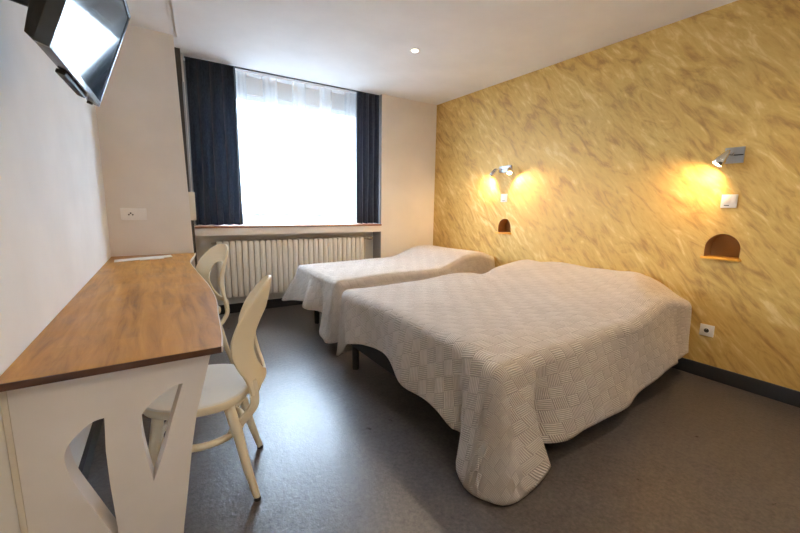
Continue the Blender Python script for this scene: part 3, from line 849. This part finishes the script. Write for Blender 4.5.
t = thing('reading_lamp', 'chrome wall reading lamp with a single spot head on a square steel plate', 'wall lamp', (XR, ly, lz), group='reading lamps on the ochre wall')
obj('mounting_plate', B(-.014, -.0005, -.052, .052, -.052, .052, bev=.002), M['steel'], t)
obj('slot_bar', B(-.018, -.0135, -.050, .012, -.004, .004), M['black'], t)
bm = bmesh.new(); tube(bm, [(-.012, .01, .008), (-.04, .015, .02), (-.052, .02, .022)], .006, n=10); ring(bm, (-.018, .01, .008), .010, .004, ax='x', n=16, m=6)
obj('arm', bm, M['chrome'], t)
e, d = spot_head(t, (-.055, .020, .020), (-.34, .44, -.80), ln=.10, r1=.034)
lamp_light(Vector((XR, ly, lz)) + e + d * .008, (.14, .60, -.70), 10, size=math.radians(150))
ly, lz = 2.975, 1.642
t = thing('reading_lamp', 'chrome wall reading lamp with two splayed spot heads above the far niche', 'wall lamp', (XR, ly, lz), group='reading lamps on the ochre wall')
obj('mounting_plate', B(-.014, -.0005, -.085, .085, -.034, .034, bev=.002), M['steel'], t)
obj('slot_bar', B(-.018, -.0135, -.07, .07, -.004, .004), M['black'], t)
for s in (1, -1):
    bm = bmesh.new(); tube(bm, [(-.012, s * .03, .0), (-.04, s * .075, .005), (-.05, s * .09, .0)], .006, n=10)
    obj('arm', bm, M['chrome'], t)
    e, d = spot_head(t, (-.055, s * .095, -.002), (-.15 if s > 0 else -.45, s * .50, -.62), ln=.085)
    lamp_light(Vector((XR, ly, lz)) + e + d * .008, (.16, s * .50, -.72), 12, size=math.radians(145))

# ceiling spots
def ceiling_spot(loc, label, power):
    t = thing('ceiling_spot', label, 'ceiling light', loc, group='recessed ceiling spots')
    bm = bmesh.new(); ring(bm, (0, 0, -.003), .040, .006, n=36, m=8, squash=.6); obj('trim_ring', bm, M['plastic'], t)
    bm = bmesh.new(); tube(bm, [(0, 0, -.0005), (0, 0, -.004)], .034, n=28); obj('reflector', bm, M['chrome'], t)
    bm = bmesh.new(); tube(bm, [(0, 0, -.0045), (0, 0, -.008)], [.030, .024], n=24); obj('bulb', bm, M['bulb2'], t)
    L = bpy.data.lights.new('ceiling_spot_light', 'SPOT'); L.energy = power; L.color = (1, .79, .56); L.spot_size = math.radians(150); L.spot_blend = .8; L.shadow_soft_size = .05
    o = bpy.data.objects.new('ceiling_spot_light', L); o.location = Vector(loc) + Vector((0, 0, -.012)); COL.objects.link(o)
ceiling_spot((2.044, 2.953, H), 'small lit recessed ceiling spot between the window and the beds', 38)
ceiling_spot((2.04, .35, H), 'small recessed ceiling spot added out of view on the right for brightness', 36)  # added outside the view to raise the overall brightness
ceiling_spot((.55, -.55, H), 'small recessed ceiling spot added behind the viewpoint for brightness', 30)  # extra light added behind the camera, no such fitting seen

t = thing('fill_globe', 'added round white glass ceiling lamp, out of view, as fill light for the room', 'ceiling light', (1.7, -1.0, H))  # unseen lamp, added to fill the whole room with light
obj('canopy', tube(bmesh.new(), [(0, 0, -.0005), (0, 0, -.02)], .05, n=24), M['plastic'], t)
obj('rod', tube(bmesh.new(), [(0, 0, -.02), (0, 0, -.20)], .006, n=10), M['chrome'], t)
bm = bmesh.new(); bmesh.ops.create_uvsphere(bm, u_segments=32, v_segments=20, radius=.13, matrix=Matrix.Translation((0, 0, -.33)))
obj('glass_globe', bm, emis('fill_globe_glow', (1, .94, .86), 4), t)

# ------------------------------------------------------------------ daylight
W = bpy.data.worlds.new('sky'); S.world = W; W.use_nodes = True
bg = W.node_tree.nodes['Background']; bg.inputs[0].default_value = (.62, .80, 1.0, 1); bg.inputs[1].default_value = 19.0
P = bpy.data.lights.new('window_portal', 'AREA'); P.shape = 'RECTANGLE'; P.size = W1 - W0 - .1; P.size_y = Z1 - Z0 - .1; P.cycles.is_portal = True
o = bpy.data.objects.new('window_portal', P); o.location = ((W0 + W1) / 2, 4.70, (Z0 + Z1) / 2); o.rotation_euler = (-PI / 2, 0, 0); COL.objects.link(o)

# ------------------------------------------------------------------ camera
yaw, pit, rol, F = 0.5765512431432308, 0.1554336985669849, 0.015469181292377005, 375.7063268778963
f = Vector((math.sin(yaw) * math.cos(pit), math.cos(yaw) * math.cos(pit), -math.sin(pit)))
r = f.cross(Vector((0, 0, 1))).normalized(); u = r.cross(f)
r2 = r * math.cos(rol) + u * math.sin(rol); u2 = -r * math.sin(rol) + u * math.cos(rol)
cd = bpy.data.cameras.new('camera'); cd.sensor_width = 36; cd.lens = F / 800 * 36; cd.clip_start = .02
cam = bpy.data.objects.new('camera', cd); COL.objects.link(cam)
cam.matrix_world = Matrix.Translation((0, 0, 1.2)) @ Matrix(((r2.x, u2.x, -f.x), (r2.y, u2.y, -f.y), (r2.z, u2.z, -f.z))).to_4x4()
S.camera = cam

S.view_settings.view_transform = 'Standard'; S.view_settings.look = 'None'
S.view_settings.exposure = 1.13; S.view_settings.gamma = 1.0; S.view_settings.use_curve_mapping = False
S.cycles.max_bounces = 12; S.cycles.diffuse_bounces = 8; S.cycles.transparent_max_bounces = 12
S.cycles.sample_clamp_indirect = 6; S.cycles.use_denoising = True
